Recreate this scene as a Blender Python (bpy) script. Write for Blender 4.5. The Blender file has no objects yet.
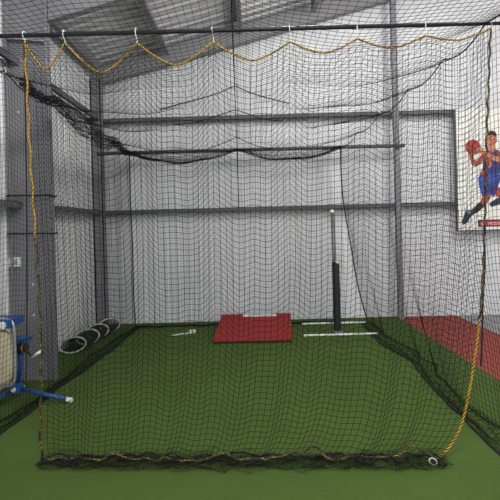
import bpy, bmesh, math, random
import numpy as np
from mathutils import Vector, Matrix

random.seed(7)
rng = np.random.default_rng(11)
COL = bpy.context.scene.collection
PI = math.pi

# ---------------------------------------------------------------- camera numbers
F, CX, CY, ROLL, EYE = 430.0, 253.0, 227.0, 0.0265, 1.6
CR, SR = math.cos(ROLL), math.sin(ROLL)

def at(px, py, D):
    """world point seen at photo pixel (px,py) at distance D into the room"""
    dx, dy = px - CX, CY - py
    return Vector(((dx*CR + dy*SR)*D/F, D, EYE + (-dx*SR + dy*CR)*D/F))

# ---------------------------------------------------------------- materials
def lin(c):
    return tuple(((v/255)/12.92 if v/255 <= 0.04045 else ((v/255+0.055)/1.055)**2.4) for v in c) + (1,)

def mat(name, rgb, rough=0.6, metal=0.0, noise=None, bump=None, spec=0.4):
    m = bpy.data.materials.new(name); m.use_nodes = True
    nt = m.node_tree; b = nt.nodes['Principled BSDF']
    b.inputs['Base Color'].default_value = lin(rgb)
    b.inputs['Roughness'].default_value = rough
    b.inputs['Metallic'].default_value = metal
    b.inputs['Specular IOR Level'].default_value = spec
    tc = nt.nodes.new('ShaderNodeTexCoord')
    if noise:
        rgb2, scale = noise
        n = nt.nodes.new('ShaderNodeTexNoise'); n.inputs['Scale'].default_value = scale
        n.inputs['Detail'].default_value = 6
        r = nt.nodes.new('ShaderNodeValToRGB')
        r.color_ramp.elements[0].position = 0.35; r.color_ramp.elements[1].position = 0.65
        r.color_ramp.elements[0].color = lin(rgb); r.color_ramp.elements[1].color = lin(rgb2)
        nt.links.new(tc.outputs['Object'], n.inputs['Vector'])
        nt.links.new(n.outputs['Fac'], r.inputs['Fac'])
        nt.links.new(r.outputs['Color'], b.inputs['Base Color'])
    if bump:
        scale, strength = bump
        n2 = nt.nodes.new('ShaderNodeTexNoise'); n2.inputs['Scale'].default_value = scale
        n2.inputs['Detail'].default_value = 4
        bp = nt.nodes.new('ShaderNodeBump'); bp.inputs['Strength'].default_value = strength
        bp.inputs['Distance'].default_value = 0.01
        nt.links.new(tc.outputs['Object'], n2.inputs['Vector'])
        nt.links.new(n2.outputs['Fac'], bp.inputs['Height'])
        nt.links.new(bp.outputs['Normal'], b.inputs['Normal'])
    return m

def turf_mat(name, a, c, big):
    m = bpy.data.materials.new(name); m.use_nodes = True
    nt = m.node_tree; b = nt.nodes['Principled BSDF']
    b.inputs['Roughness'].default_value = 0.95
    b.inputs['Specular IOR Level'].default_value = 0.1
    tc = nt.nodes.new('ShaderNodeTexCoord')
    n = nt.nodes.new('ShaderNodeTexNoise'); n.inputs['Scale'].default_value = 160; n.inputs['Detail'].default_value = 8
    r = nt.nodes.new('ShaderNodeValToRGB')
    r.color_ramp.elements[0].position = 0.3; r.color_ramp.elements[1].position = 0.7
    r.color_ramp.elements[0].color = lin(a); r.color_ramp.elements[1].color = lin(c)
    n3 = nt.nodes.new('ShaderNodeTexNoise'); n3.inputs['Scale'].default_value = 1.6; n3.inputs['Detail'].default_value = 5
    mx = nt.nodes.new('ShaderNodeMix'); mx.data_type = 'RGBA'; mx.blend_type = 'MULTIPLY'
    mx.inputs['Factor'].default_value = 0.35
    r3 = nt.nodes.new('ShaderNodeValToRGB')
    r3.color_ramp.elements[0].position = 0.3; r3.color_ramp.elements[1].position = 0.7
    r3.color_ramp.elements[0].color = lin(big); r3.color_ramp.elements[1].color = (1, 1, 1, 1)
    L = nt.links.new
    L(tc.outputs['Object'], n.inputs['Vector']); L(tc.outputs['Object'], n3.inputs['Vector'])
    L(n.outputs['Fac'], r.inputs['Fac']); L(n3.outputs['Fac'], r3.inputs['Fac'])
    L(r.outputs['Color'], mx.inputs['A']); L(r3.outputs['Color'], mx.inputs['B'])
    L(mx.outputs['Result'], b.inputs['Base Color'])
    bp = nt.nodes.new('ShaderNodeBump'); bp.inputs['Strength'].default_value = 0.6; bp.inputs['Distance'].default_value = 0.012
    L(n.outputs['Fac'], bp.inputs['Height']); L(bp.outputs['Normal'], b.inputs['Normal'])
    return m

def rope_mat(name, black_bias):
    """yellow rope whipped with black cord: stripes follow the rope's own length (UV)"""
    m = bpy.data.materials.new(name); m.use_nodes = True
    nt = m.node_tree; b = nt.nodes['Principled BSDF']; b.inputs['Roughness'].default_value = 0.8
    uv = nt.nodes.new('ShaderNodeTexCoord')
    w = nt.nodes.new('ShaderNodeTexWave'); w.wave_type = 'BANDS'; w.bands_direction = 'DIAGONAL'
    w.inputs['Scale'].default_value = 5.0; w.inputs['Distortion'].default_value = 2.5
    w.inputs['Detail'].default_value = 3; w.inputs['Detail Scale'].default_value = 1.0
    n = nt.nodes.new('ShaderNodeTexNoise'); n.inputs['Scale'].default_value = 3.5; n.inputs['Detail'].default_value = 3
    a = nt.nodes.new('ShaderNodeMath'); a.operation = 'ADD'
    s = nt.nodes.new('ShaderNodeMath'); s.operation = 'MULTIPLY'; s.inputs[1].default_value = 0.5
    r = nt.nodes.new('ShaderNodeValToRGB')
    r.color_ramp.elements[0].position = black_bias; r.color_ramp.elements[1].position = black_bias + 0.06
    r.color_ramp.elements[0].color = lin((26, 24, 18)); r.color_ramp.elements[1].color = lin((204, 160, 46))
    L = nt.links.new
    L(uv.outputs['UV'], w.inputs['Vector']); L(uv.outputs['UV'], n.inputs['Vector'])
    L(w.outputs['Fac'], a.inputs[0]); L(n.outputs['Fac'], a.inputs[1]); L(a.outputs[0], s.inputs[0])
    L(s.outputs[0], r.inputs['Fac']); L(r.outputs['Color'], b.inputs['Base Color'])
    return m

M = {}
M['net'] = mat('black_net_twine', (22, 23, 24), 0.85, spec=0.15)
M['cord'] = mat('black_cord', (22, 22, 24), 0.8)
M['sheet'] = mat('white_painted_sheet', (214, 214, 216), 0.5, noise=((206, 206, 208), 2.0))
M['roof'] = mat('galvanised_roof_sheet', (206, 205, 207), 0.55, noise=((198, 197, 200), 3.0))
M['steel'] = mat('grey_painted_steel', (128, 127, 131), 0.55, noise=((120, 119, 123), 4.0))
M['steel_dark'] = mat('dark_primed_steel', (94, 92, 95), 0.6, noise=((86, 84, 87), 5.0))
M['steel_light'] = mat('pale_grey_steel', (140, 139, 141), 0.55)
M['concrete'] = mat('concrete', (150, 150, 150), 0.8, noise=((136, 136, 137), 5.0))
M['turf'] = turf_mat('green_turf', (63, 85, 38), (88, 108, 54), (200, 208, 192))
M['red_turf'] = turf_mat('red_turf', (134, 66, 60), (162, 90, 80), (225, 215, 215))
M['red'] = turf_mat('red_mound_turf', (136, 47, 46), (156, 60, 57), (230, 220, 220))
M['red_edge'] = mat('dark_mound_edge', (34, 26, 26), 0.8)
M['white'] = mat('white_plastic', (225, 225, 220), 0.45)
M['offwhite'] = mat('dull_white_plastic', (190, 195, 182), 0.6)
M['black'] = mat('black_rubber', (28, 28, 30), 0.7)
M['padding'] = mat('black_foam_pad', (30, 31, 36), 0.55)
M['pole'] = mat('grey_tube', (104, 108, 108), 0.4, 0.4)
M['pipe'] = mat('black_pipe', (34, 34, 40), 0.5, 0.3)
M['chrome'] = mat('chromed_tube', (175, 177, 180), 0.35, 0.6)
M['tan'] = mat('tan_rubber', (186, 176, 150), 0.7, noise=((172, 160, 134), 9.0))
M['blue'] = mat('blue_painted_steel', (30, 76, 138), 0.4)
M['fabric'] = mat('dark_green_mesh_fabric', (34, 44, 30), 0.9)
M['rope'] = rope_mat('yellow_black_rope', 0.50)
M['rope_dark'] = rope_mat('worn_black_yellow_rope', 0.71)
M['board'] = mat('white_board', (222, 220, 212), 0.4)
M['board_shade'] = mat('board_edge_shade', (92, 92, 94), 0.6)  # shadow along the board's edge, put into the colour
M['orange'] = mat('orange_plastic', (150, 100, 72), 0.5)
M['skin'] = mat('print_skin', (196, 128, 92), 0.5, noise=((164, 96, 70), 12.0))
M['skin2'] = mat('print_dark_skin', (150, 74, 58), 0.5)
M['hair'] = mat('print_hair', (40, 34, 34), 0.6)
M['jersey'] = mat('print_blue', (54, 64, 128), 0.5, noise=((42, 46, 86), 9.0))
M['shorts'] = mat('print_bright_blue', (66, 82, 164), 0.5, noise=((50, 58, 124), 9.0))
M['ballp'] = mat('print_ball', (178, 62, 48), 0.5, noise=((148, 44, 40), 10.0))
M['shoe'] = mat('print_shoe', (44, 48, 58), 0.5)
M['shoe2'] = mat('print_shoe_grey', (104, 112, 120), 0.5)
M['band'] = mat('print_band', (138, 50, 54), 0.5)
M['bandpale'] = mat('print_band_pale', (206, 136, 132), 0.5)
M['banddark'] = mat('print_band_dark', (70, 32, 62), 0.5)

# ---------------------------------------------------------------- builders
class MB:
    """collects shapes and links them as ONE mesh object"""
    def __init__(s): s.v = []; s.f = []; s.mi = []; s.uv = []; s.cur = 0
    def add(s, verts, faces, uvs=None):
        o = len(s.v); s.v += [tuple(v) for v in verts]
        s.f += [tuple(i+o for i in f) for f in faces]; s.mi += [s.cur]*len(faces)
        s.uv += list(uvs) if uvs else [(0, 0)]*len(verts)
        return s
    def box(s, x0, x1, y0, y1, z0, z1):
        v = [(x0,y0,z0),(x1,y0,z0),(x1,y1,z0),(x0,y1,z0),(x0,y0,z1),(x1,y0,z1),(x1,y1,z1),(x0,y1,z1)]
        return s.add(v, [(0,3,2,1),(4,5,6,7),(0,1,5,4),(1,2,6,5),(2,3,7,6),(3,0,4,7)])
    def hexa(s, b, t):
        return s.add(list(b)+list(t), [(0,3,2,1),(4,5,6,7),(0,1,5,4),(1,2,6,5),(2,3,7,6),(3,0,4,7)])
    def tube(s, pts, r, seg=8, closed=False, cap=True):
        pts = [Vector(p) for p in pts]; n = len(pts)
        rs = r if isinstance(r, (list, tuple)) else [r]*n
        verts, uvs, faces, L = [], [], [], 0.0
        up = None
        for i, p in enumerate(pts):
            a = pts[(i-1) % n] if (closed or i > 0) else p
            c = pts[(i+1) % n] if (closed or i < n-1) else p
            t = (c-a).normalized() if (c-a).length > 1e-9 else Vector((0,0,1))
            if up is None:
                up = Vector((0,0,1)) if abs(t.z) < 0.9 else Vector((0,1,0))
            side = t.cross(up)
            if side.length < 1e-6: side = t.orthogonal()
            side.normalize(); up = side.cross(t).normalized()
            if i: L += (p-pts[i-1]).length
            for k in range(seg):
                th = 2*PI*k/seg
                verts.append(p + (side*math.cos(th) + up*math.sin(th))*rs[i]); uvs.append((L*4, k/seg*0.4))
        m = n if closed else n-1
        for i in range(m):
            for k in range(seg):
                j = (i+1) % n
                faces.append((i*seg+k, i*seg+(k+1) % seg, j*seg+(k+1) % seg, j*seg+k))
        if cap and not closed:
            faces.append(tuple(reversed(range(seg)))); faces.append(tuple(range((n-1)*seg, n*seg)))
        return s.add(verts, faces, uvs)
    def lathe(s, c, axis, prof, seg=24):
        """prof: (offset along axis, radius)"""
        c = Vector(c); ax = Vector(axis).normalized(); a = ax.orthogonal().normalized(); b = ax.cross(a)
        verts, faces = [], []
        for (h, r) in prof:
            for k in range(seg):
                th = 2*PI*k/seg
                verts.append(c + ax*h + (a*math.cos(th)+b*math.sin(th))*r)
        for i in range(len(prof)-1):
            for k in range(seg):
                faces.append((i*seg+k, i*seg+(k+1) % seg, (i+1)*seg+(k+1) % seg, (i+1)*seg+k))
        faces.append(tuple(reversed(range(seg)))); faces.append(tuple(range((len(prof)-1)*seg, len(prof)*seg)))
        return s.add(verts, faces)
    def prism(s, poly, y0, y1):
        """polygon in the x-z plane pushed from y1 (back) to y0 (front)"""
        n = len(poly)
        v = [(p[0], y0, p[1]) for p in poly] + [(p[0], y1, p[1]) for p in poly]
        f = [tuple(range(n)), tuple(reversed(range(n, 2*n)))] + [(i, i+n, (i+1) % n+n, (i+1) % n) for i in range(n)]
        return s.add(v, f)
    def build(s, name, mats, parent=None, smooth=False, bevel=0, org=None):
        me = bpy.data.meshes.new(name)
        org = Vector(org) if org is not None else Vector((0,0,0))
        me.from_pydata([tuple(Vector(v)-org) for v in s.v], [], s.f)
        if not isinstance(mats, (list, tuple)): mats = [mats]
        for m in mats: me.materials.append(m)
        me.polygons.foreach_set('material_index', s.mi)
        uvl = me.uv_layers.new(name='UVMap')
        li = np.empty(len(me.loops), dtype=np.int32); me.loops.foreach_get('vertex_index', li)
        uvl.data.foreach_set('uv', np.array(s.uv, dtype=np.float32)[li].ravel())
        me.update()
        bm = bmesh.new(); bm.from_mesh(me); bmesh.ops.recalc_face_normals(bm, faces=bm.faces); bm.to_mesh(me); bm.free()
        if smooth: me.polygons.foreach_set('use_smooth', [True]*len(me.polygons))
        o = bpy.data.objects.new(name, me); COL.objects.link(o)
        o.location = org
        if parent is not None:
            o.parent = parent; o.location = org - world_loc(parent)
        if bevel:
            b = o.modifiers.new('bevel', 'BEVEL'); b.width = bevel; b.segments = 2; b.limit_method = 'ANGLE'
        return o

def world_loc(o):
    v = Vector((0, 0, 0))
    while o is not None:
        v = v + o.location; o = o.parent
    return v

def thing(name, label, cat, loc=(0,0,0), group=None):
    o = bpy.data.objects.new(name, None); COL.objects.link(o); o.location = loc
    o.empty_display_size = 0.1
    o['label'] = label; o['category'] = cat
    if group: o['group'] = group
    return o
def tag(o, label, cat, group=None):
    o['label'] = label; o['category'] = cat
    if group: o['group'] = group
    return o
def struct(o, label=None):
    o['kind'] = 'structure'
    if label: o['label'] = label
    return o

def net_object(name, P, r, material, parent=None, N=(0,1,0), smooth=True):
    """knotted net: every row and column of the point grid P (nu,nv,3) becomes a thin three-sided twine"""
    P = np.asarray(P, dtype=np.float64)
    N = np.array(N, dtype=np.float64)
    V, Fc, base = [], [], 0
    for G in (P, P.transpose(1, 0, 2)):
        n, m = G.shape[:2]
        T = np.gradient(G, axis=1); T /= (np.linalg.norm(T, axis=2, keepdims=True)+1e-9)
        A = np.cross(T, N); ln = np.linalg.norm(A, axis=2, keepdims=True)
        A = np.where(ln < 0.05, np.cross(T, np.array((0.31, 0.2, 0.93))), A)
        A /= (np.linalg.norm(A, axis=2, keepdims=True)+1e-9)
        B = np.cross(T, A)
        rings = [G + r*(math.cos(t)*A + math.sin(t)*B) for t in (PI/2, PI/2+2*PI/3, PI/2+4*PI/3)]
        V.append(np.stack(rings, axis=2).reshape(-1, 3))
        i, j, k = np.meshgrid(np.arange(n), np.arange(m-1), np.arange(3), indexing='ij')
        k2 = (k+1) % 3
        q = np.stack([(i*m+j)*3+k, (i*m+j)*3+k2, (i*m+j+1)*3+k2, (i*m+j+1)*3+k], axis=-1).reshape(-1, 4)
        Fc.append(q+base); base += n*m*3
    V = np.concatenate(V); Fc = np.concatenate(Fc)
    me = bpy.data.meshes.new(name)
    me.vertices.add(len(V)); me.vertices.foreach_set('co', V.astype(np.float32).ravel())
    me.loops.add(Fc.size); me.loops.foreach_set('vertex_index', Fc.astype(np.int32).ravel())
    me.polygons.add(len(Fc)); me.polygons.foreach_set('loop_start', np.arange(0, Fc.size, 4, dtype=np.int32))
    me.update(calc_edges=True); me.validate()
    me.polygons.foreach_set('use_smooth', [True]*len(me.polygons))
    me.materials.append(material)
    o = bpy.data.objects.new(name, me); COL.objects.link(o)
    if parent is not None:
        o.parent = parent; o.location = -world_loc(parent)
    return o

def cr(pts, n):
    """Catmull-Rom through control points, n samples (numpy)"""
    pts = np.array([tuple(p) for p in pts], dtype=float)
    d = np.r_[0, np.cumsum(np.linalg.norm(np.diff(pts, axis=0), axis=1))]
    s = np.linspace(0, d[-1], n)
    ext = np.vstack([2*pts[0]-pts[1], pts, 2*pts[-1]-pts[-2]])
    idx = np.clip(np.searchsorted(d, s, side='right')-1, 0, len(pts)-2)
    t = ((s-d[idx])/(d[idx+1]-d[idx]+1e-12))[:, None]
    p0, p1, p2, p3 = ext[idx], ext[idx+1], ext[idx+2], ext[idx+3]
    return 0.5*((2*p1)+(-p0+p2)*t+(2*p0-5*p1+4*p2-p3)*t**2+(-p0+3*p1-3*p2+p3)*t**3)

# ================================================================ SETTING
YB, XL, XR = 7.30, -2.60, 7.0
SLOPE, EAVE = 0.265, 4.32
def roofz(x): return EAVE + SLOPE*(x-XL)

struct(MB().box(XL-0.3, XR+0.2, -3.0, YB+0.2, -0.12, 0.0).build('floor', M['concrete']))
struct(MB().box(XL, 2.40, -3.0, YB-0.01, 0.0, 0.018).build('turf_floor', M['turf']))
tag(MB().box(2.40, 3.38, 0.2, YB-0.03, 0.0, 0.018).build('turf_strip', M['red_turf'], org=(2.89, 3.7, 0)),
    'brick red turf strip running to the back wall right of the green turf', 'turf')

def ribbed(length, pitch=0.19, depth=0.014, flat=0.13):
    """profile of the ribbed sheet: (distance, stand-off)"""
    pr, d = [], 0.0
    while d < length:
        pr += [(d, 0), (d+flat, 0), (d+flat+0.012, depth), (d+pitch-0.012, depth)]; d += pitch
    return pr+[(min(d, length+0.1), 0)]

def ribbed_wall(name, fn_lo, fn_hi, length):
    b = MB(); pr = ribbed(length); n = len(pr)
    v = [fn_lo(d, h) for d, h in pr] + [fn_hi(d, h) for d, h in pr]
    v += [fn_lo(d, -0.05) for d, h in pr] + [fn_hi(d, -0.05) for d, h in pr]
    f = []
    for i in range(n-1):
        f += [(i, i+1, n+i+1, n+i), (2*n+i+1, 2*n+i, 3*n+i, 3*n+i+1)]
    f += [(0, n, 3*n, 2*n), (n-1, 3*n-1, 4*n-1, 2*n-1)]
    b.add(v, f)
    return b.build(name, M['sheet'])
struct(ribbed_wall('wall_back', lambda d, h: (XL+d, YB-h+0.03, 0), lambda d, h: (XL+d, YB-h+0.03, roofz(XL+d)), XR-XL))
struct(ribbed_wall('wall_left', lambda d, h: (XL+h-0.03, -3+d, 0), lambda d, h: (XL+h-0.03, -3+d, EAVE), YB+3))
struct(ribbed_wall('wall_right', lambda d, h: (XR-h, -3+d, 0), lambda d, h: (XR-h, -3+d, roofz(XR)), YB+3))
rc = MB(); pr = ribbed(YB+3.2, 0.2, 0.03, 0.12); n = len(pr)
v = []
for x in (XL-0.2, XR+0.2):
    v += [(x, -3+d, roofz(x)-h+0.06) for d, h in pr]
for x in (XL-0.2, XR+0.2):
    v += [(x, -3+d, roofz(x)+0.12) for d, h in pr]
f = []
for i in range(n-1):
    f += [(i, i+1, n+i+1, n+i), (2*n+i, 2*n+i+1, 3*n+i+1, 3*n+i)]
rc.add(v, f); struct(rc.build('ceiling', M['roof']))

# purlins run into the depth, rafter follows the slope on the back wall
def purlin(x):
    z = roofz(x)
    b = MB(); w = 0.07
    b.box(x-0.004, x+0.004, -3, 7.03, z-0.20, z+0.02)
    b.box(x, x+w, -3, 7.03, z-0.20, z-0.192); b.box(x-w, x, -3, 7.03, z-0.01, z)
    return struct(b.build('purlin', M['steel']))
for x in (-2.45, -1.36, -0.16, 1.05, 2.25, 3.45, 4.65): purlin(x)
def rafter(y, dpt, w, xs=0.05, name='rafter', m='steel_dark', top=-0.03):
    b = MB()
    x0, x1 = XL+xs, XR-0.05
    def bar(o0, o1, ya, yb):
        b.hexa([(x0, ya, roofz(x0)+o0), (x1, ya, roofz(x1)+o0), (x1, yb, roofz(x1)+o0), (x0, yb, roofz(x0)+o0)],
               [(x0, ya, roofz(x0)+o1), (x1, ya, roofz(x1)+o1), (x1, yb, roofz(x1)+o1), (x0, yb, roofz(x0)+o1)])
    bar(top-dpt, top, y-0.005, y+0.005)
    bar(top-dpt, top+0.01-dpt, y-w/2, y+w/2); bar(top-0.01, top, y-w/2, y+w/2)
    return struct(b.build(name, M[m]))
rafter(7.12, 0.30, 0.10, m='steel_light')
rafter(4.62, 0.38, 0.10, 0.46, m='steel', top=-0.21)

def girt_back(z, x1):
    b = MB(); b.box(XL+0.05, x1, 7.14, 7.15, z-0.034, z+0.034); b.box(XL+0.05, x1, 7.14, YB, z+0.028, z+0.034); b.box(XL+0.05, x1, 7.14, 7.17, z-0.034, z-0.028)
    struct(b.build('trim_1', M['steel_dark']))
girt_back(1.90, 3.46); girt_back(3.43, 3.46)
def girt_left(z):
    b = MB(); b.box(XL+0.13, XL+0.14, -3, 7.05, z-0.034, z+0.034); b.box(XL, XL+0.14, -3, 7.05, z+0.028, z+0.034)
    struct(b.build('trim_2', M['steel_dark']))
girt_left(1.90); girt_left(3.43)

def ibeam(x0, x1, yc, w, z1, m, flange=0.014, name='steel_column'):
    """web in the x-z plane, flanges at x0 and x1"""
    b = MB()
    b.box(x0, x1, yc-0.005, yc+0.005, 0, z1)
    b.box(x0, x0+flange, yc-w/2, yc+w/2, 0, z1); b.box(x1-flange, x1, yc-w/2, yc+w/2, 0, z1)
    return b.build(name, m)
c = struct(ibeam(-2.58, -2.15, 4.62, 0.10, EAVE-0.02, M['steel']), 'wide grey steel column standing against the left wall')
b = MB()
b.hexa([(-2.56, 4.54, 3.66), (-2.17, 4.54, 3.62), (-2.17, 4.615, 3.62), (-2.56, 4.615, 3.66)],
       [(-2.56, 4.54, 3.675), (-2.17, 4.54, 3.635), (-2.17, 4.615, 3.635), (-2.56, 4.615, 3.675)])
b.build('stiffener_plate', M['steel_light'], c)
for z in (0.72, 1.05, 2.9, 3.2):
    q = at(31 if z < 2 else 10, 227, 4.6)
    MB().lathe((q.x if q.x > -2.5 else -2.48, 4.615, z), (0, -1, 0), [(0, 0.012), (0.012, 0.012)], 6).build('bolt', M['white'], c)
b = MB(); b.box(2.36, 2.37, 7.05, 7.14, 0, roofz(2.33)-0.2); b.box(2.43, 2.44, 7.05, 7.14, 0, roofz(2.4)-0.2); b.box(2.37, 2.43, 7.06, 7.07, 0, roofz(2.4)-0.2)
struct(b.build('steel_column', M['steel']), 'narrow grey steel column on the back wall beside the red turf')
b = MB(); b.box(-2.60, -2.44, 7.02, 7.03, 0, 4.1); b.box(-2.455, -2.44, 7.02, 7.16, 0, 4.1); b.box(-2.6, -2.585, 7.02, 7.16, 0, 4.1)
struct(b.build('steel_column', M['steel']), 'dark steel column in the left back corner')

# black straps round the wide column
for px, py, lab in ((26, 196, 'upper of two thin black straps across the wide grey column'), (26, 234, 'lower of two thin black straps across the wide grey column')):
    z = at(px, py, 4.55).z
    pts = [(-2.59, 4.53, z+0.006), (-2.14, 4.53, z), (-2.14, 4.71, z), (-2.59, 4.71, z+0.006)]
    tag(MB().tube(pts, 0.009, 6, closed=True).build('strap', M['cord'], org=(-2.36, 4.62, z)), lab, 'strap', 'straps on the column')

# switch on the column web
q = at(15, 262, 4.6)
sw = thing('wall_switch', 'small white switch box on the wide grey column', 'switch', (q.x+0.0, 4.612, q.z))
b = MB(); b.box(q.x-0.058, q.x+0.058, 4.585, 4.615, q.z-0.05, q.z+0.05); b.build('box', M['white'], sw, bevel=0.006)
b = MB(); b.box(q.x-0.034, q.x+0.034, 4.576, 4.585, q.z-0.028, q.z+0.028); b.build('rocker', M['steel_light'], sw, bevel=0.003)

# ================================================================ POLES
tag(MB().tube([(-2.56, 2.95, 2.955), (2.6, 2.95, 2.955)], 0.0145, 10).build('net_pole', M['pipe'], org=(0, 2.95, 2.955), smooth=True),
    'dark front pole crossing the top of the picture above the yellow edged net', 'pole', 'net poles')
tag(MB().tube([(-2.50, 7.0, 2.86), (2.50, 7.0, 2.86)], 0.030, 10).build('net_pole', M['steel_dark'], org=(0, 7.0, 2.86), smooth=True),
    'grey rear pole along the back wall holding the roof net', 'pole', 'net poles')

# ================================================================ FRONT NET
DF = 2.95
ft = thing('front_net', 'black front net edged with yellow rope hanging from the dark pole', 'net', (0, DF, 0))
hooks = [25, 65, 137, 213, 290, 357, 425, 490]
hy = [42, 43, 43, 42, 42, 39, 36, 29]
dips = [27, 30, 23, 19, 13, 11, 8]
Lpx = [(25, 42), (28, 100), (31, 160), (35, 220), (38, 270), (41, 330), (42, 390), (41, 430), (42, 458)]
Rpx = [(490, 29), (488, 90), (486, 150), (485, 200), (484, 230), (483, 265), (480, 310), (476, 345), (470, 385), (463, 418), (455, 438), (445, 452), (436, 459)]
NU, NV = 80, 72
def atf(x, y):                       # the net hangs a little nearer on its right foot than on its left
    return at(x, y, DF+(0.06-0.145*(x-25)/465)*(y-40)/420)
Lc = cr([atf(x, y) for x, y in Lpx], NV); Rc = cr([atf(x, y) for x, y in Rpx], NV)
def resample_height(C, lo, hi, n):
    zs = np.linspace(hi, lo, n); o = np.argsort(C[:, 2])
    return np.stack([np.interp(zs, C[o, 2], C[o, k]) for k in range(3)], 1)
hk = [at(x, y, DF) for x, y in zip(hooks, hy)]
hx = np.array([p.x for p in hk]); hz = np.array([p.z for p in hk])
dep = np.array(dips)*DF/F
def scallop(x):
    i = np.clip(np.searchsorted(hx, x, side='right')-1, 0, len(hx)-2)
    t = np.clip((x-hx[i])/(hx[i+1]-hx[i]), 0, 1)
    z = hz[i]*(1-t)+hz[i+1]*t
    # rope is a chain curve that peaks in a point at each hook
    s = 1-np.abs(2*t-1)**1.45
    return z, dep[i]*s, t, i
us = np.linspace(0, 1, NU); vs = np.linspace(0, 1, NV)
Lr = resample_height(Lc, 0.03, Lc[:, 2].max(), NV); Rr = resample_height(Rc, 0.03, Rc[:, 2].max(), NV)
def front_pt(u, v):
    xt = hx[0]+(hx[-1]-hx[0])*u
    zt, s, t, i = scallop(xt)
    xl = np.interp(v, vs, Lr[:, 0]); xr = np.interp(v, vs, Rr[:, 0])
    x = xl+(xr-xl)*u
    w = (1-v)**0.9*0.58+0.42*np.minimum(1, (1-v)*4)
    z = zt-s*w-(zt-0.03)*v
    ph = (xt-hx[0])*2*PI/0.26
    yl = np.interp(v, vs, Lr[:, 1]); yr = np.interp(v, vs, Rr[:, 1])
    y = yl+(yr-yl)*u + 0.05*np.sin(PI*t)*(0.35+0.65*v)*np.where(i % 2 == 0, 1, -1) + 0.014*np.sin(ph+1.3*np.sin(v*3)) - 0.05*v*(1-v)
    zig = np.abs(((xt-hx[0])/0.265+0.15*np.sin(v*5)) % 1.0*2-1)-0.5
    z = z + 0.052*zig*np.minimum(1, (1-v)*5)*np.minimum(1, v*7)
    x = x + 0.008*np.sin(ph*0.7+4*v)
    z = z + 0.006*np.sin(ph*1.3+6*v)*np.minimum(1, (1-v)*6)
    return np.stack([x, y, z], -1)
U, V = np.meshgrid(us, vs, indexing='ij')
PF = front_pt(U, V)
net_object('netting', PF, 0.0018, M['net'], ft)
# slack hem lying on the turf in a crumpled heap
NW = 12
def foot_y(x): return np.interp(x, (Lr[-1, 0], Rr[-1, 0]), (Lr[-1, 1], Rr[-1, 1]))
hem = np.zeros((150, NW, 3)); uu = np.linspace(0.015, 0.985, 150)
def smooth_noise(n, step, amp):
    k = max(4, n//step+3); return np.interp(np.linspace(0, k-1, n), np.arange(k), rng.normal(0, amp, k))
for j in range(NW):
    w = j/(NW-1)
    base = front_pt(uu, np.full_like(uu, 0.985))
    yy = foot_y(base[:, 0]) + 0.035 - 0.165*abs(math.sin(w*PI*1.5)) - 0.02*w
    hem[:, j, 0] = base[:, 0] + smooth_noise(150, 4, 0.02)
    hem[:, j, 1] = yy + smooth_noise(150, 5, 0.022)
    hem[:, j, 2] = 0.026 + np.abs(smooth_noise(150, 4, 0.026))*(1-0.55*w)
net_object('hem_gather', hem, 0.0014, M['net'], ft)
b = MB()
for q in range(2):
    xs = np.linspace(PF[0, -1, 0]+0.02, PF[-1, -1, 0]-0.1, 120)
    ys = foot_y(xs)-0.03+smooth_noise(120, 5, 0.028); zs = 0.034+np.abs(smooth_noise(120, 4, 0.016))
    b.tube(list(zip(xs, ys, zs)), [0.004+0.004*abs(math.sin(i*0.9+q)) for i in range(120)], 6)
b.build('hem_cord', M['cord'], ft, smooth=True)
# yellow and black edge rope: top scallops, both sides, and loose along the floor
xs = np.linspace(hx[0], hx[-1], 200); zt, s, _, _ = scallop(xs)
MB().tube(list(zip(xs, np.full(200, DF-0.006), zt-s)), 0.0064, 7).build('edge_rope', M['rope'], ft, smooth=True)
k = 34
MB().tube([Vector(p)+Vector((0.006*math.sin(i*1.1), -0.006, 0)) for i, p in enumerate(Lc[:k])], 0.0072, 7).build('edge_rope', M['rope'], ft, smooth=True)
MB().tube([Vector(p)+Vector((0.008*math.sin((i+k-1)*1.1), -0.006, 0)) for i, p in enumerate(Lc[k-1:])], 0.0082, 7).build('edge_rope', M['rope_dark'], ft, smooth=True)
Rd = cr([atf(x, y) for x, y in Rpx], 140)
MB().tube([Vector(p)+Vector((0.004*math.sin(i), -0.006, 0.0)) for i, p in enumerate(Rd[:93])], 0.0072, 7).build('edge_rope', M['rope_dark'], ft, smooth=True)
MB().tube([Vector(p)+Vector((0, -0.006, 0.004)) for i, p in enumerate(Rd[92:])], 0.0085, 7).build('edge_rope', M['rope'], ft, smooth=True)
xs = np.linspace(Rd[-1, 0], PF[0, -1, 0]+0.03, 170)
zs = 0.040+np.abs(smooth_noise(170, 4, 0.017)); ys = foot_y(xs)-0.05+smooth_noise(170, 6, 0.022)
for cxp, hh in ((225, 0.055), (290, 0.035), (313, 0.05), (410, 0.05), (115, 0.035)):   # loops that stand up out of the heap
    xc = at(cxp, 455, DF).x; zs += hh*np.exp(-((xs-xc)/0.07)**2)
ys[0] = Rd[-1, 1]; zs[0] = 0.035
MB().tube(list(zip(xs, ys, zs)), 0.0075, 7).build('edge_rope', M['rope_dark'], ft, smooth=True)
for (x, y, py) in zip(hooks, hy, range(8)):
    p = at(x, y, DF)
    top = 2.955
    pts = [(p.x, DF-0.006, p.z-0.012), (p.x+0.006, DF-0.014, p.z+0.01), (p.x, DF-0.022, (p.z+top)/2), (p.x-0.004, DF-0.024, top),
           (p.x-0.003, DF-0.012, top+0.024), (p.x, DF+0.008, top+0.024)]
    MB().tube(cr(pts, 14), 0.0026, 6).build('hook', M['white'], ft, smooth=True)
p = at(433, 460, 2.80)
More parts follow.
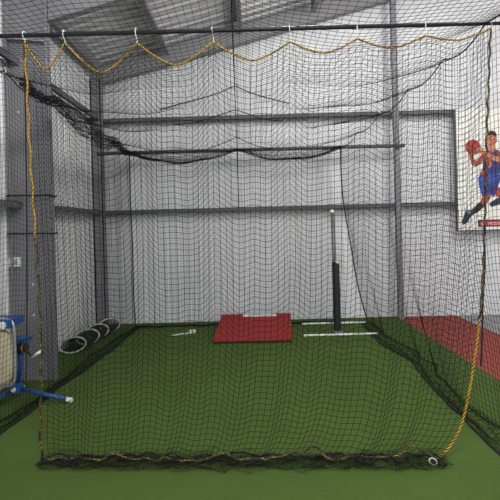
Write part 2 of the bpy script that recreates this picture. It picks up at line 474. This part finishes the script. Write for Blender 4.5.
MB().tube([(p.x+0.024*math.cos(a), p.y+0.02*math.sin(a), 0.042+0.012*math.sin(a)) for a in np.linspace(0, 2*PI, 20)[:-1]], 0.004, 6, closed=True).build('ring_clip', M['offwhite'], ft, smooth=True)

# tie cords hanging beside the front net
pts = cr([at(24, 42, 3.02), at(26, 150, 3.02), at(27, 280, 3.02), at(26, 412, 3.02)], 30)
tag(MB().tube(pts, 0.0058, 6).build('tie_cord', M['cord'], org=pts[-1], smooth=True), 'straight black tie cord hanging beside the left rope of the front net', 'cord', 'tie cords')
pts = cr([at(484, 226, 2.99), at(485, 262, 2.99), at(483, 300, 2.99), at(482, 340, 2.99), at(481, 366, 2.99)], 24)
tag(MB().tube(pts, 0.0062, 6).build('tie_cord', M['cord'], org=pts[-1], smooth=True), 'short black tie cord hanging from the right rope of the front net', 'cord', 'tie cords')

# ================================================================ CAGE NETS
PITCH = 0.044
Y0, Y1 = 1.5, 6.97
NY = int((Y1-Y0)/PITCH); ysamp = np.linspace(Y0, Y1, NY)
def xr_top(y): return 1.63-(y-2.95)*0.045
def xl_top(y): return -2.02+(y-2.95)*0.012
def ztop(y): return 2.955-(y-2.95)*0.022
hooks_y = [1.5, 2.95, 3.55, 4.25, 5.1, 6.0, 6.97]
def edge_sag(y, amp):
    hkY = np.array(hooks_y); i = np.clip(np.searchsorted(hkY, y, side='right')-1, 0, len(hkY)-2)
    t = (y-hkY[i])/(hkY[i+1]-hkY[i]); return amp*4*t*(1-t)

# roof net: held along both sides and along a middle cable, sagging between
rf = thing('roof_net', 'black overhead net sagging either side of a middle cable', 'net', (0, 4.3, 2.9))
XM = -0.20
def xm_at(y): return -0.105-(y-2.95)*0.03
NX = int(3.6/PITCH); q = np.linspace(0, 1, NX)
R = np.zeros((NX, NY, 3))
for j, y in enumerate(ysamp):
    xl, xr = xl_top(y), xr_top(y)
    x = xl+(xr-xl)*q
    xm_ = xm_at(y); left = x < xm_
    t = np.where(left, (x-xl)/(xm_-xl), (x-xm_)/(xr-xm_))
    sag = 4*t*(1-t)*(0.18+0.03*math.sin(y*2.2))
    e = np.where(left, (1-t), t)
    R[:, j, 0] = x + 0.02*np.sin(y*3+q*9)*t*(1-t)
    R[:, j, 1] = y + 0.04*np.sin(q*14)*4*t*(1-t)
    R[:, j, 2] = ztop(y) - sag - e*edge_sag(y, 0.07) + 0.012*np.sin(q*31+y*5)*t*(1-t)*4
net_object('netting', R, 0.0015, M['net'], rf, N=(0, 0, 1))
ga = np.zeros((NX, 18, 3))                       # slack of the net bunched over the rear edge
for c_ in range(18):
    ga[:, c_] = R[:, -1]; ga[:, c_, 1] -= 0.02+0.05*abs(math.sin(c_*1.1))
    ga[:, c_, 2] += (2.85-R[:, -1, 2])*max(0, 1-c_/13)-0.006*max(0, c_-13)+smooth_noise(NX, 6, 0.008)
net_object('rear_gather', ga, 0.0024, M['net'], rf, N=(0, 0, 1))
js = [j for j in range(NY) if 3.6 < ysamp[j] < 6.95]
gl = np.zeros((len(js), 22, 3))                 # slack bunched along the left edge
for i_, j in enumerate(js):
    wv = 0.25+0.75*math.exp(-((ysamp[j]-5.2)/0.75)**2)
    for c_ in range(22):
        gl[i_, c_] = R[0, j]+np.array((0.03+0.10*abs(math.sin(c_*0.7)), rng.normal(0, 0.006), (0.04-0.012*c_)*wv+rng.normal(0, 0.008)))
net_object('edge_gather', gl, 0.0022, M['net'], rf, N=(0, 0, 1))
MB().tube([(xm_at(y), y, ztop(y)+0.004) for y in ysamp[::4]] + [(xm_at(7.0), 7.0, 2.865)], 0.0048, 6).build('middle_cable', M['cord'], rf, smooth=True)
MB().tube([tuple(p) for p in R[:, -1]], 0.011, 6).build('rear_cord', M['cord'], rf, smooth=True)
for jj in (int(NY*0.46), int(NY*0.60), int(NY*0.84)):
    MB().tube([tuple(p) for p in R[NX//2-14:NX//2+14, jj]], 0.006, 5).build('seam_cord', M['cord'], rf, smooth=True)

def side_net(name, label, side):
    t = thing(name, label, 'net', ((1.7 if side > 0 else -2.0), 4.3, 0), 'side nets of the cage')
    nh = int(2.9/PITCH); nf = 20
    S = np.zeros((NY, nh+nf, 3))
    wob = smooth_noise(NY, 12, 0.014); wob2 = smooth_noise(NY, 6, 0.025)
    crum = [smooth_noise(NY, 4, 0.022) for _ in range(nf)]
    for a, y in enumerate(ysamp):
        xt = xr_top(y) if side > 0 else xl_top(y)
        zt = ztop(y)-edge_sag(y, 0.07)
        s = np.linspace(0, 1, nh)
        # where the net meets the turf, and where its loose hem ends
        if side > 0:
            hem = np.interp(y, (1.5, 2.87, 3.47, 4.1, 4.95, 5.68, 6.49, 6.97), (1.62, 1.62, 1.65, 1.66, 1.77, 1.63, 1.66, 1.72))
            land = hem+np.interp(y, (1.5, 4.2, 5.4, 6.97), (0.16, 0.14, 0.20, 0.10))+wob2[a]
        else:
            hem = np.interp(y, (1.5, 3.47, 4.16, 5.5, 6.97), (-2.04, -2.04, -2.0, -1.92, -1.84))+wob2[a]*0.6
            land = hem-np.interp(y, (1.5, 3.4, 4.2, 4.9, 5.5, 6.97), (0.16, 0.16, 0.06, 0.1, 0.16, 0.10))
        S[a, :nh, 0] = xt+(land-xt)*s**2.2+wob[a]*np.sin(PI*s) + 0.012*np.sin(s*9+y*4)*np.sin(PI*s)
        S[a, :nh, 1] = y + 0.03*np.sin(s*5+y*2)*np.sin(PI*s)
        S[a, :nh, 2] = zt-(zt-0.03)*s + 0.01*np.sin(y*14)*np.sin(PI*s)
        for c_ in range(nf):
            g = (c_+1)/nf
            fold = g-0.30*math.sin(g*PI*2.4)*(1-g)          # doubles back on itself
            xx = land+(hem-land)*fold
            S[a, nh+c_] = (xx + 0.5*crum[c_][a], y+rng.normal(0, 0.01), 0.026+abs(crum[c_][a])*math.sin(PI*min(1, g*1.02)))
    net_object('netting', S, 0.0016, M['net'], t, N=(1, 0, 0))
    MB().tube([tuple(p) for p in S[:, 0]], 0.0055, 6).build('top_cable', M['cord'], t, smooth=True)
    MB().tube([tuple(p) for p in S[-1, :nh]], 0.0095, 6).build('rear_cord', M['cord'], t, smooth=True)
    MB().tube([tuple(p) for p in S[:, -1]], 0.008, 6).build('hem_cord', M['cord'], t, smooth=True)
    for y in hooks_y[1:-1]:
        a = int(np.argmin(abs(ysamp-y))); p = S[a, 0]
        MB().tube([(p[0], p[1], p[2]-0.02), (p[0]+0.012, p[1], p[2]), (p[0], p[1], p[2]+0.03)], 0.005, 5).build('clip', M['white'], t, smooth=True)
    return t
side_net('side_net', 'black right side net trailing on the turf beside the red strip', 1)
side_net('side_net', 'black left side net hanging in front of the grey column and left wall', -1)

bn = thing('back_net', 'black rear net hanging just in front of the ribbed back wall', 'net', (-0.2, 6.98, 0))
nx = int(3.4/PITCH); nz = int(2.85/PITCH)
Bq = np.zeros((nx, nz+5, 3))
xa, xb = xl_top(Y1)+0.03, xr_top(Y1)-0.02
for i in range(nx):
    u = i/(nx-1); x = xa+(xb-xa)*u
    tt = (x-xa)/(XM-xa) if x < XM else (x-XM)/(xb-XM)
    zt = 2.855-4*tt*(1-tt)*0.17
    s = np.linspace(0, 1, nz)
    Bq[i, :nz, 0] = x; Bq[i, :nz, 1] = 6.97+0.03*np.sin(u*40)*np.sin(PI*s); Bq[i, :nz, 2] = zt-(zt-0.03)*s + 0.02*np.sin(u*26)*np.sin(PI*s)
    for c_ in range(5):
        Bq[i, nz+c_] = (x+rng.normal(0, 0.008), 6.95-0.028*(c_ if c_ < 3 else 5-c_), 0.03+abs(rng.normal(0, 0.018)))
net_object('netting', Bq, 0.0013, M['net'], bn)
MB().tube([(x, 6.95+0.02*math.sin(x*9), 0.04+0.008*math.sin(x*17)) for x in np.linspace(xa, xb, 90)], 0.014, 6).build('hem_cord', M['cord'], bn, smooth=True)
MB().tube([(-0.227, 6.96, 2.84), (-0.222, 6.965, 1.92)], 0.007, 6).build('centre_cord', M['cord'], bn, smooth=True)

# ================================================================ PITCHING MOUND
T = 0.018
mx0, mx1, my0, my1, hz1 = -0.585, 0.49, 5.86, 6.80, 0.215
pm = thing('pitching_mound', 'red sloping pitching mound on the green turf in the cage centre', 'mound', (-0.05, 6.2, T))
b = MB()
b.hexa([(mx0, my0, T), (mx1, my0, T), (mx1, my1, T), (mx0, my1, T)],
       [(mx0, my0, T+0.045), (mx1, my0, T+0.045), (mx1, my1, hz1-0.012), (mx0, my1, hz1-0.012)])
b.build('base', M['red_edge'], pm)
b = MB()
def slope(y): return T+0.045+(hz1-0.012-T-0.045)*(y-my0)/(my1-my0)
yn = my1-0.07
b.hexa([(mx0-.006, my0-.006, slope(my0)-.018), (mx1+.006, my0-.006, slope(my0)-.018), (mx1+.006, yn, slope(yn)-.018), (mx0-.006, yn, slope(yn)-.018)],
       [(mx0-.006, my0-.006, slope(my0)+.008), (mx1+.006, my0-.006, slope(my0)+.008), (mx1+.006, yn, slope(yn)+.008), (mx0-.006, yn, slope(yn)+.008)])
b.build('deck', M['red'], pm, bevel=0.004)
for (a0, a1) in ((mx0-.006, -0.25), (0.27, mx1+.006)):
    b = MB()
    b.hexa([(a0, yn-0.02, slope(yn)), (a1, yn-0.02, slope(yn)), (a1, my1, slope(my1)-.02), (a0, my1, slope(my1)-.02)],
           [(a0, yn-0.02, slope(yn)+.012), (a1, yn-0.02, slope(yn)+.012), (a1, my1, slope(my1)+.026), (a0, my1, slope(my1)+.026)])
    b.build('corner_pad', M['red'], pm, bevel=0.004)
b = MB(); b.hexa([(-0.25, yn, slope(yn)), (0.27, yn, slope(yn)), (0.27, my1-.01, slope(my1)-.02), (-0.25, my1-.01, slope(my1)-.02)],
                 [(-0.25, yn, slope(yn)+.009), (0.27, yn, slope(yn)+.009), (0.27, my1-.01, slope(my1)+.014), (-0.25, my1-.01, slope(my1)+.014)])
pl = b.build('pitching_plate', M['white'], pm, bevel=0.004); pl['label'] = 'white pitching plate'

for ch in list(pm.children):                    # the mound sits turned a little on the turf
    for vtx in ch.data.vertices:
        vtx.co.x, vtx.co.y = vtx.co.x+0.065*(vtx.co.y-my0), vtx.co.y-0.065*(vtx.co.x+0.05)*0.3

# ================================================================ POLE STAND
ps = thing('pole_stand', 'upright black padded pole on a white tube base in the right back corner', 'pole stand', (1.24, 6.42, T))
for y, x0, x1 in ((6.13, 0.70, 1.72), (6.86, 0.76, 1.74)):
    b = MB(); b.tube([(x0, y, T+0.017), (x1, y, T+0.017)], 0.0145, 10)
    o = b.build('base_tube', M['white'], ps, smooth=False); o['label'] = 'white base tube'
    for xx in (x0, x1):
        MB().lathe((xx, y, T+0.017), (1, 0, 0), [(-0.015, 0.016), (0.015, 0.016)], 12).build('end_cap', M['white'], o)
MB().tube([(1.21, 6.13, T+0.018), (1.21, 6.86, T+0.018)], 0.016, 8).build('cross_tube', M['pole'], ps)
q0 = at(338, 331, 6.24); q1 = at(333.5, 212, 6.24)
MB().tube([(q0.x, 6.24, T+0.03), (q1.x-0.02, 6.24, q1.z)], 0.027, 12).build('pole', M['pole'], ps, smooth=True)
MB().lathe((q1.x-0.02, 6.24, q1.z-0.01), (0, 0, 1), [(0, 0.031), (0.02, 0.033), (0.035, 0.024), (0.05, 0.010)], 14).build('top_cap', M['white'], ps, smooth=True)
qs = at(337, 262, 6.24)
xm = qs.x
MB().lathe((q0.x-0.006, 6.24, T+0.03), (-0.004, 0, 1), [(0, 0.050), (0.02, 0.054), (qs.z-0.06, 0.054), (qs.z-0.045, 0.05), (qs.z-0.04, 0.030)], 18).build('pad_sleeve', M['padding'], ps, smooth=False)
MB().lathe((xm, 6.21, qs.z-0.01), (0, 0, 1), [(-0.02, 0.012), (0, 0.03), (0.02, 0.034), (0.035, 0.018)], 14).build('collar', M['offwhite'], ps, smooth=True)
MB().lathe((q0.x, 6.22, T+0.03), (0, 0, 1), [(0, 0.075), (0.016, 0.07), (0.024, 0.056)], 18).build('foot_flange', M['pole'], ps)

# ================================================================ SMALL STICK
q = at(172, 339, 6.36); e = at(188, 336.5, 6.40)
st = thing('batting_tee', 'thin white stick with a knobbed end lying on turf left of the red mound', 'stick', ((q.x+e.x)/2, 6.38, T))
MB().tube([(q.x, 6.34, T+0.015), (e.x, 6.43, T+0.02)], [0.011, 0.016], 8).build('shaft', M['offwhite'], st, smooth=True)
for dx in (0.03, 0.085):
    MB().lathe((e.x+dx-0.025, 6.44+dx*0.3, T+0.033), (1, 0.2, 0), [(0, 0.012), (0.008, 0.03), (0.03, 0.033), (0.045, 0.02), (0.05, 0.010)], 14).build('knob', M['white'], st, smooth=True)

# ================================================================ MESH TUNNEL WITH WHITE HOOPS
tn = thing('hooped_tunnel', 'low dark mesh tube with pale hoops lying along the left wall', 'tube', (-2.4, 6.2, T))
hoops = [(-2.395, 5.62, 0.15, 0.088), (-2.36, 6.03, 0.145, 0.09), (-2.34, 6.36, 0.145, 0.09), (-2.30, 6.78, 0.145, 0.088)]
def hoop_pts(cx, cy, a, h, n=36):
    return [Vector((cx+a*math.cos(t), cy+0.05*math.sin(t)+0.05*math.cos(t), T+0.015+h+h*math.sin(t))) for t in [2*PI*i/n for i in range(n)]]
for hh in hoops:
    MB().tube(hoop_pts(*hh), 0.0115, 6, closed=True).build('hoop', M['offwhite'], tn, smooth=True)
prof = []
for i in range(3):
    A, B = hoops[i], hoops[i+1]
    for s in np.linspace(0, 1, 15)[:(15 if i == 2 else 14)]:
        k = 1-0.30*math.sin(PI*s)
        prof.append([A[0]*(1-s)+B[0]*s, A[1]*(1-s)+B[1]*s, 0.97*(A[2]*(1-s)+B[2]*s)*(0.5+0.5*k), 0.97*(A[3]*(1-s)+B[3]*s)*k])
net_object('mesh_skin', [[tuple(v) for v in hoop_pts(*p)]+[tuple(hoop_pts(*p)[0])] for p in prof], 0.0042, M['fabric'], tn, N=(0.3, 0.2, 0.9))

# ================================================================ PITCHING MACHINE
DM = 4.02
hub = at(17, 388, DM)
ma = thing('pitching_machine', 'blue legged pitching machine with tan rounded panel beside the grey column', 'machine', (hub.x, DM, T))
# tripod legs
foot = at(69, 404, 3.98)
legs = [((hub.x, DM, hub.z), (foot.x, 3.98, T+0.03)), ((hub.x, DM, hub.z), (hub.x-0.26, DM-0.32, T+0.035)), ((hub.x, DM, hub.z), (hub.x-0.10, DM+0.30, T+0.03))]
for i, (a, e) in enumerate(legs):
    l = MB().tube([a, e], 0.019, 10).build('leg', M['blue'], ma, smooth=True)
    d = (Vector(e)-Vector(a)).normalized()
    if i == 1:
        MB().lathe((e[0], e[1], T+0.05), (1, 0.3, 0), [(-0.02, 0.035), (-0.016, 0.05), (0.016, 0.05), (0.02, 0.035)], 20).build('caster', M['black'], l)
    else:
        f0 = Vector(e)-d*0.02
        MB().lathe(f0, d, [(0, 0.022), (0.05, 0.022), (0.055, 0.012)], 12).build('foot_cap', M['white'], l)
MB().lathe((hub.x, DM, hub.z-0.045), (0, 0, 1), [(0, 0.035), (0.01, 0.05), (0.08, 0.05), (0.09, 0.035)], 14).build('hub', M['blue'], ma)
MB().lathe((hub.x, DM-0.055, hub.z+0.005), (0, -1, 0), [(0, 0.022), (0.012, 0.022), (0.018, 0.012)], 10).build('hub_bolt', M['white'], ma)
# mast and motor bracket
br = at(21, 346, DM)
MB().tube([(hub.x, DM+0.02, hub.z+0.03), (hub.x+0.015, DM+0.04, hub.z+0.2), (br.x-0.02, DM+0.04, br.z+0.02)], 0.020, 8).build('mast', M['blue'], ma, smooth=True)
b = MB(); b.box(br.x-0.085, br.x+0.065, DM-0.05, DM+0.08, br.z+0.035, br.z+0.075)
b.box(br.x-0.085, br.x-0.045, DM-0.05, DM+0.08, br.z-0.07, br.z+0.04); b.box(br.x-0.085, br.x-0.02, DM-0.05, DM+0.06, br.z-0.11, br.z-0.07)
b.build('bracket', M['blue'], ma, bevel=0.006)
mo = MB().lathe((br.x-0.04, DM, br.z-0.015), (1, 0, 0), [(0, 0.03), (0.01, 0.045), (0.09, 0.045), (0.10, 0.03)], 18).build('motor', M['black'], ma)
mb_ = MB().lathe((br.x+0.026, DM-0.0, br.z-0.015), (1, 0, 0), [(-0.005, 0.0475), (0.012, 0.0475)], 18).build('motor_band', M['orange'], mo)
h0, h1 = at(32, 357, DM), at(42, 350.5, DM)
MB().tube([(br.x+0.04, DM, br.z-0.03), tuple(h0)], 0.008, 8).build('handle_stem', M['black'], ma)
MB().tube([tuple(h0), tuple(h1)], 0.013, 8).build('handle', M['white'], ma, smooth=True)
# tan rounded panel in a chromed hoop, blue bracket on top
pr_ = at(11.5, 358, 3.80); pz_t, pz_b = at(6, 331, 3.8).z, at(6, 386, 3.8).z
pcx, pcz, hw, hh_ = pr_.x-0.19, (pz_t+pz_b)/2, 0.19, (pz_t-pz_b)/2
def rounded(hw, hh, k, n=40):
    out = []
    for t in np.linspace(0, 2*PI, n+1)[:-1]:
        ct, stt = math.cos(t), math.sin(t)
        rr = (abs(ct/hw)**k+abs(stt/hh)**k)**(-1/k)
        out.append((rr*ct, rr*stt))
    return out
vv, ff, n = [], [], 40
for sc_, y in ((0.80, 3.775), (0.93, 3.78), (1.0, 3.80), (1.0, 3.85), (0.93, 3.87), (0.8, 3.875)):
    for (x, z) in rounded(hw*sc_, hh_*(1-(1-sc_)*hw/hh_), 5): vv.append((pcx+x, y, pcz+z))
for i in range(5):
    for k in range(n): ff.append((i*n+k, i*n+(k+1) % n, (i+1)*n+(k+1) % n, (i+1)*n+k))
ff += [tuple(range(n)), tuple(reversed(range(5*n, 6*n)))]
b = MB(); b.add(vv, ff); ty = b.build('panel', M['tan'], ma, smooth=True); ty['label'] = 'tan rounded panel'
gz = at(6, 320, 3.76).z; gb = at(6, 389, 3.76).z
gp = [(pcx+0.0+x, 3.82, (gz+gb)/2+z) for x, z in rounded(hw+0.022, (gz-gb)/2, 7, 56)]
MB().tube(gp, 0.0125, 8, closed=True).build('hoop_frame', M['chrome'], ma, smooth=True)
tb = at(0, 326, 3.78)
b = MB(); b.box(tb.x-0.14, tb.x+0.085, 3.77, 4.03, tb.z-0.025, tb.z+0.05)
tbo = b.build('top_bracket', M['blue'], ma, bevel=0.01)
MB().lathe((tb.x+0.03, 3.77, tb.z+0.008), (0, -1, 0), [(0, 0.032), (0.012, 0.032), (0.016, 0.02)], 16).build('bolt', M['white'], tbo)
MB().tube([(hub.x-0.02, DM-0.03, hub.z+0.01), (pcx+0.12, 3.82, gb+0.005)], 0.014, 8).build('guard_strut', M['blue'], ma)

# ================================================================ PLAYER BOARD
YP = 7.09
pa = at(457, 109.5, YP); pb = at(457, 230.5, YP)
px0, pz1, pz0 = pa.x, at(480, 109, YP).z, at(470, 230, YP).z
px0 = at(457, 170, YP).x; px1 = px0+1.25
po = thing('player_poster', 'white board with a leaping basketball player in blue on the back wall', 'poster', ((px0+px1)/2, YP, pz0))
MB().box(px0, px1, YP, YP+0.05, pz0, pz1).build('board', M['board'], po)
b = MB(); b.box(px0-0.022, px0, YP-0.008, YP+0.05, pz0-0.02, pz1); b.box(px0, px1, YP-0.008, YP+0.05, pz0-0.02, pz0)  # shade at the board's edge, built as a dark strip
b.build('edge_shade_strip', M['board_shade'], po)
MATS = ['skin', 'skin2', 'hair', 'jersey', 'shorts', 'ballp', 'shoe', 'shoe2', 'band', 'bandpale', 'banddark', 'board']
fig = MB(); lay = [0]
def W(p):
    w = at(p[0], p[1], YP); return (w.x, w.z)
def shape(pts, m, owner=None):
    owner = owner or fig
    lay[0] += 1; owner.cur = MATS.index(m)
    owner.prism([W(p) for p in pts], YP-0.001-0.0006*lay[0], YP)
def limb(pts, ws, m):
    """tapering strip through points"""
    L, R_ = [], []
    for i, p in enumerate(pts):
        a = pts[max(0, i-1)]; c_ = pts[min(len(pts)-1, i+1)]
        d = Vector((c_[0]-a[0], c_[1]-a[1])).normalized(); nn = Vector((-d.y, d.x))
        L.append((p[0]+nn.x*ws[i], p[1]+nn.y*ws[i])); R_.append((p[0]-nn.x*ws[i], p[1]-nn.y*ws[i]))
    shape(L+R_[::-1], m)
def oval(cx, cy, rx, ry, m, a0=0, a1=2*PI, n=20):
    shape([(cx+rx*math.cos(a0+(a1-a0)*i/n), cy+ry*math.sin(a0+(a1-a0)*i/n)) for i in range(n if a1-a0 > 6 else n+1)], m)
# legs
limb([(496, 190), (503, 196), (509, 203)], [4.5, 3.8, 3.2], 'skin2')
limb([(509, 200), (501, 200), (493, 204)], [3.5, 3.8, 2.6], 'shoe')
limb([(490, 205), (497, 202), (505, 197)], [2.2, 3.2, 3.0], 'shoe')
limb([(488, 188), (486, 198), (482, 206)], [5.0, 4.0, 3.0], 'skin2')
limb([(482, 204), (477, 209), (470, 214)], [3.2, 3.0, 2.4], 'hair')
shape([(473, 210), (466, 209.5), (464.5, 214), (461.5, 222), (463.5, 225), (467.5, 222.5), (471, 216), (475, 213)], 'shoe')
shape([(471, 210), (466.5, 209.8), (465.5, 213), (470, 214)], 'shoe2')
# shorts, jersey
shape([(482, 172), (499, 171), (500, 180), (497, 190), (494, 197), (489, 194), (482, 196), (479, 186), (478, 178)], 'shorts')
shape([(487, 186), (494, 184), (495, 195), (490, 193)], 'jersey')
shape([(484, 152), (488, 150), (496, 149.5), (501, 153), (501, 163), (500, 173), (490, 175), (482, 174), (483, 163)], 'jersey')
oval(488.5, 163.5, 3.4, 4.2, 'skin')
shape([(487, 160), (490, 160), (489, 167), (487, 167)], 'band')
limb([(497, 150), (500, 157), (500, 170)], [1.0, 1.2, 1.0], 'band')
# neck and head
shape([(488.5, 144), (494.5, 144), (495.5, 150), (491, 153), (487.5, 150)], 'skin')
oval(491.3, 140, 4.7, 6.8, 'skin')
shape([(486.4, 139), (486.6, 134.5), (489, 131.4), (492, 130.6), (495, 132), (496.4, 135), (496.2, 139), (495.2, 136), (491, 135), (487.4, 136)], 'hair')
oval(489.4, 139.6, 0.7, 0.5, 'hair'); oval(493.2, 139.6, 0.7, 0.5, 'hair')
shape([(490.9, 140), (491.9, 140), (492.3, 142.2), (490.6, 142.2)], 'skin2')
shape([(489.6, 144.2), (493.2, 144.2), (491.5, 145.4)], 'skin2')
oval(486.4, 140.5, 0.8, 1.5, 'skin'); oval(496.2, 140.5, 0.8, 1.5, 'skin')
# far arm under the ball, ball, near arm across the chest, fingers on the ball
limb([(484, 155), (480, 161), (474, 165)], [2.6, 2.4, 2.0], 'skin2')
limb([(474.5, 165.5), (472, 159), (470.5, 153)], [2.2, 1.9, 1.5], 'skin2')
oval(472.5, 147, 7.2, 7.2, 'ballp', n=28)
limb([(466, 144), (472, 147), (478.5, 151)], [0.35, 0.35, 0.35], 'hair')
limb([(474, 140), (472, 147), (469, 153.5)], [0.35, 0.35, 0.35], 'hair')
limb([(499.5, 153), (502, 158), (498, 161)], [2.6, 3.0, 2.6], 'skin')
limb([(500, 160.5), (491, 157), (481, 151.5)], [2.7, 2.4, 1.8], 'skin')
for (dx, dy, ln) in ((-5.5, -3.5, 0), (-6, -1.5, 0), (-5.6, 0.6, 0), (-4.6, 2.2, 0)):
    limb([(481.5, 151), (481.5+dx*0.55, 150.3+dy*0.5), (481.5+dx, 150.3+dy)], [0.85, 0.75, 0.5], 'skin')
limb([(482, 150), (480, 147), (478.5, 145.5)], [0.9, 0.8, 0.5], 'skin')
limb([(480.5, 172), (484, 175), (487, 179)], [2.4, 2.0, 1.2], 'skin2')
fig.build('printed_player', [M[m] for m in MATS], po)
bd = MB(); lay[0] = 0
def rect(x0, y0, x1, y1, m): shape([(x0, y0), (x1, y0-(x1-x0)*0.024), (x1, y1-(x1-x0)*0.024), (x0, y1)], m, bd)
rect(478, 219.8, 528, 227, 'banddark'); rect(486, 220.8, 526, 226, 'band')
rect(488, 222, 524, 225, 'bandpale')
shape([(483+2.6*math.cos(t), 223.4+2.6*math.sin(t)) for t in np.linspace(0, 2*PI, 17)[:-1]], 'bandpale', bd)
bd.build('printed_band', [M[m] for m in MATS], po)

# ================================================================ LIGHT
def lamp(name, loc, energy, col=(1, 0.98, 0.95)):
    d = bpy.data.lights.new(name, 'POINT'); d.shadow_soft_size = 0.3; d.energy = energy; d.color = col
    o = bpy.data.objects.new(name, d); COL.objects.link(o); o.location = loc
    return o
lamp('unseen_overhead_light', (0.2, 0.4, 4.2), 260)  # unseen lights added overhead to brighten the walls and roof softly
lamp('unseen_overhead_light', (3.4, 3.6, 4.6), 170)
lamp('unseen_overhead_light', (0.6, 3.9, 4.2), 110)
w = bpy.data.worlds.new('World'); bpy.context.scene.world = w; w.use_nodes = True
bg = w.node_tree.nodes['Background']; bg.inputs['Color'].default_value = (0.95, 0.98, 1.0, 1); bg.inputs['Strength'].default_value = 2.0

# ================================================================ CAMERA
cd = bpy.data.cameras.new('camera'); cam = bpy.data.objects.new('camera', cd); COL.objects.link(cam)
cd.sensor_width = 36; cd.sensor_fit = 'HORIZONTAL'; cd.lens = 36*F/500
cd.shift_x = -(CX-250)/500; cd.shift_y = (CY-250)/500
cd.clip_start = 0.05
cam.matrix_world = Matrix.Translation((0, 0, EYE)) @ Matrix.Rotation(PI/2, 4, 'X') @ Matrix.Rotation(-ROLL, 4, 'Z')
sc = bpy.context.scene; sc.camera = cam
sc.view_settings.view_transform = 'Standard'; sc.view_settings.look = 'None'
sc.view_settings.gamma = 1; sc.view_settings.use_curve_mapping = False
sc.view_settings.exposure = 0.33
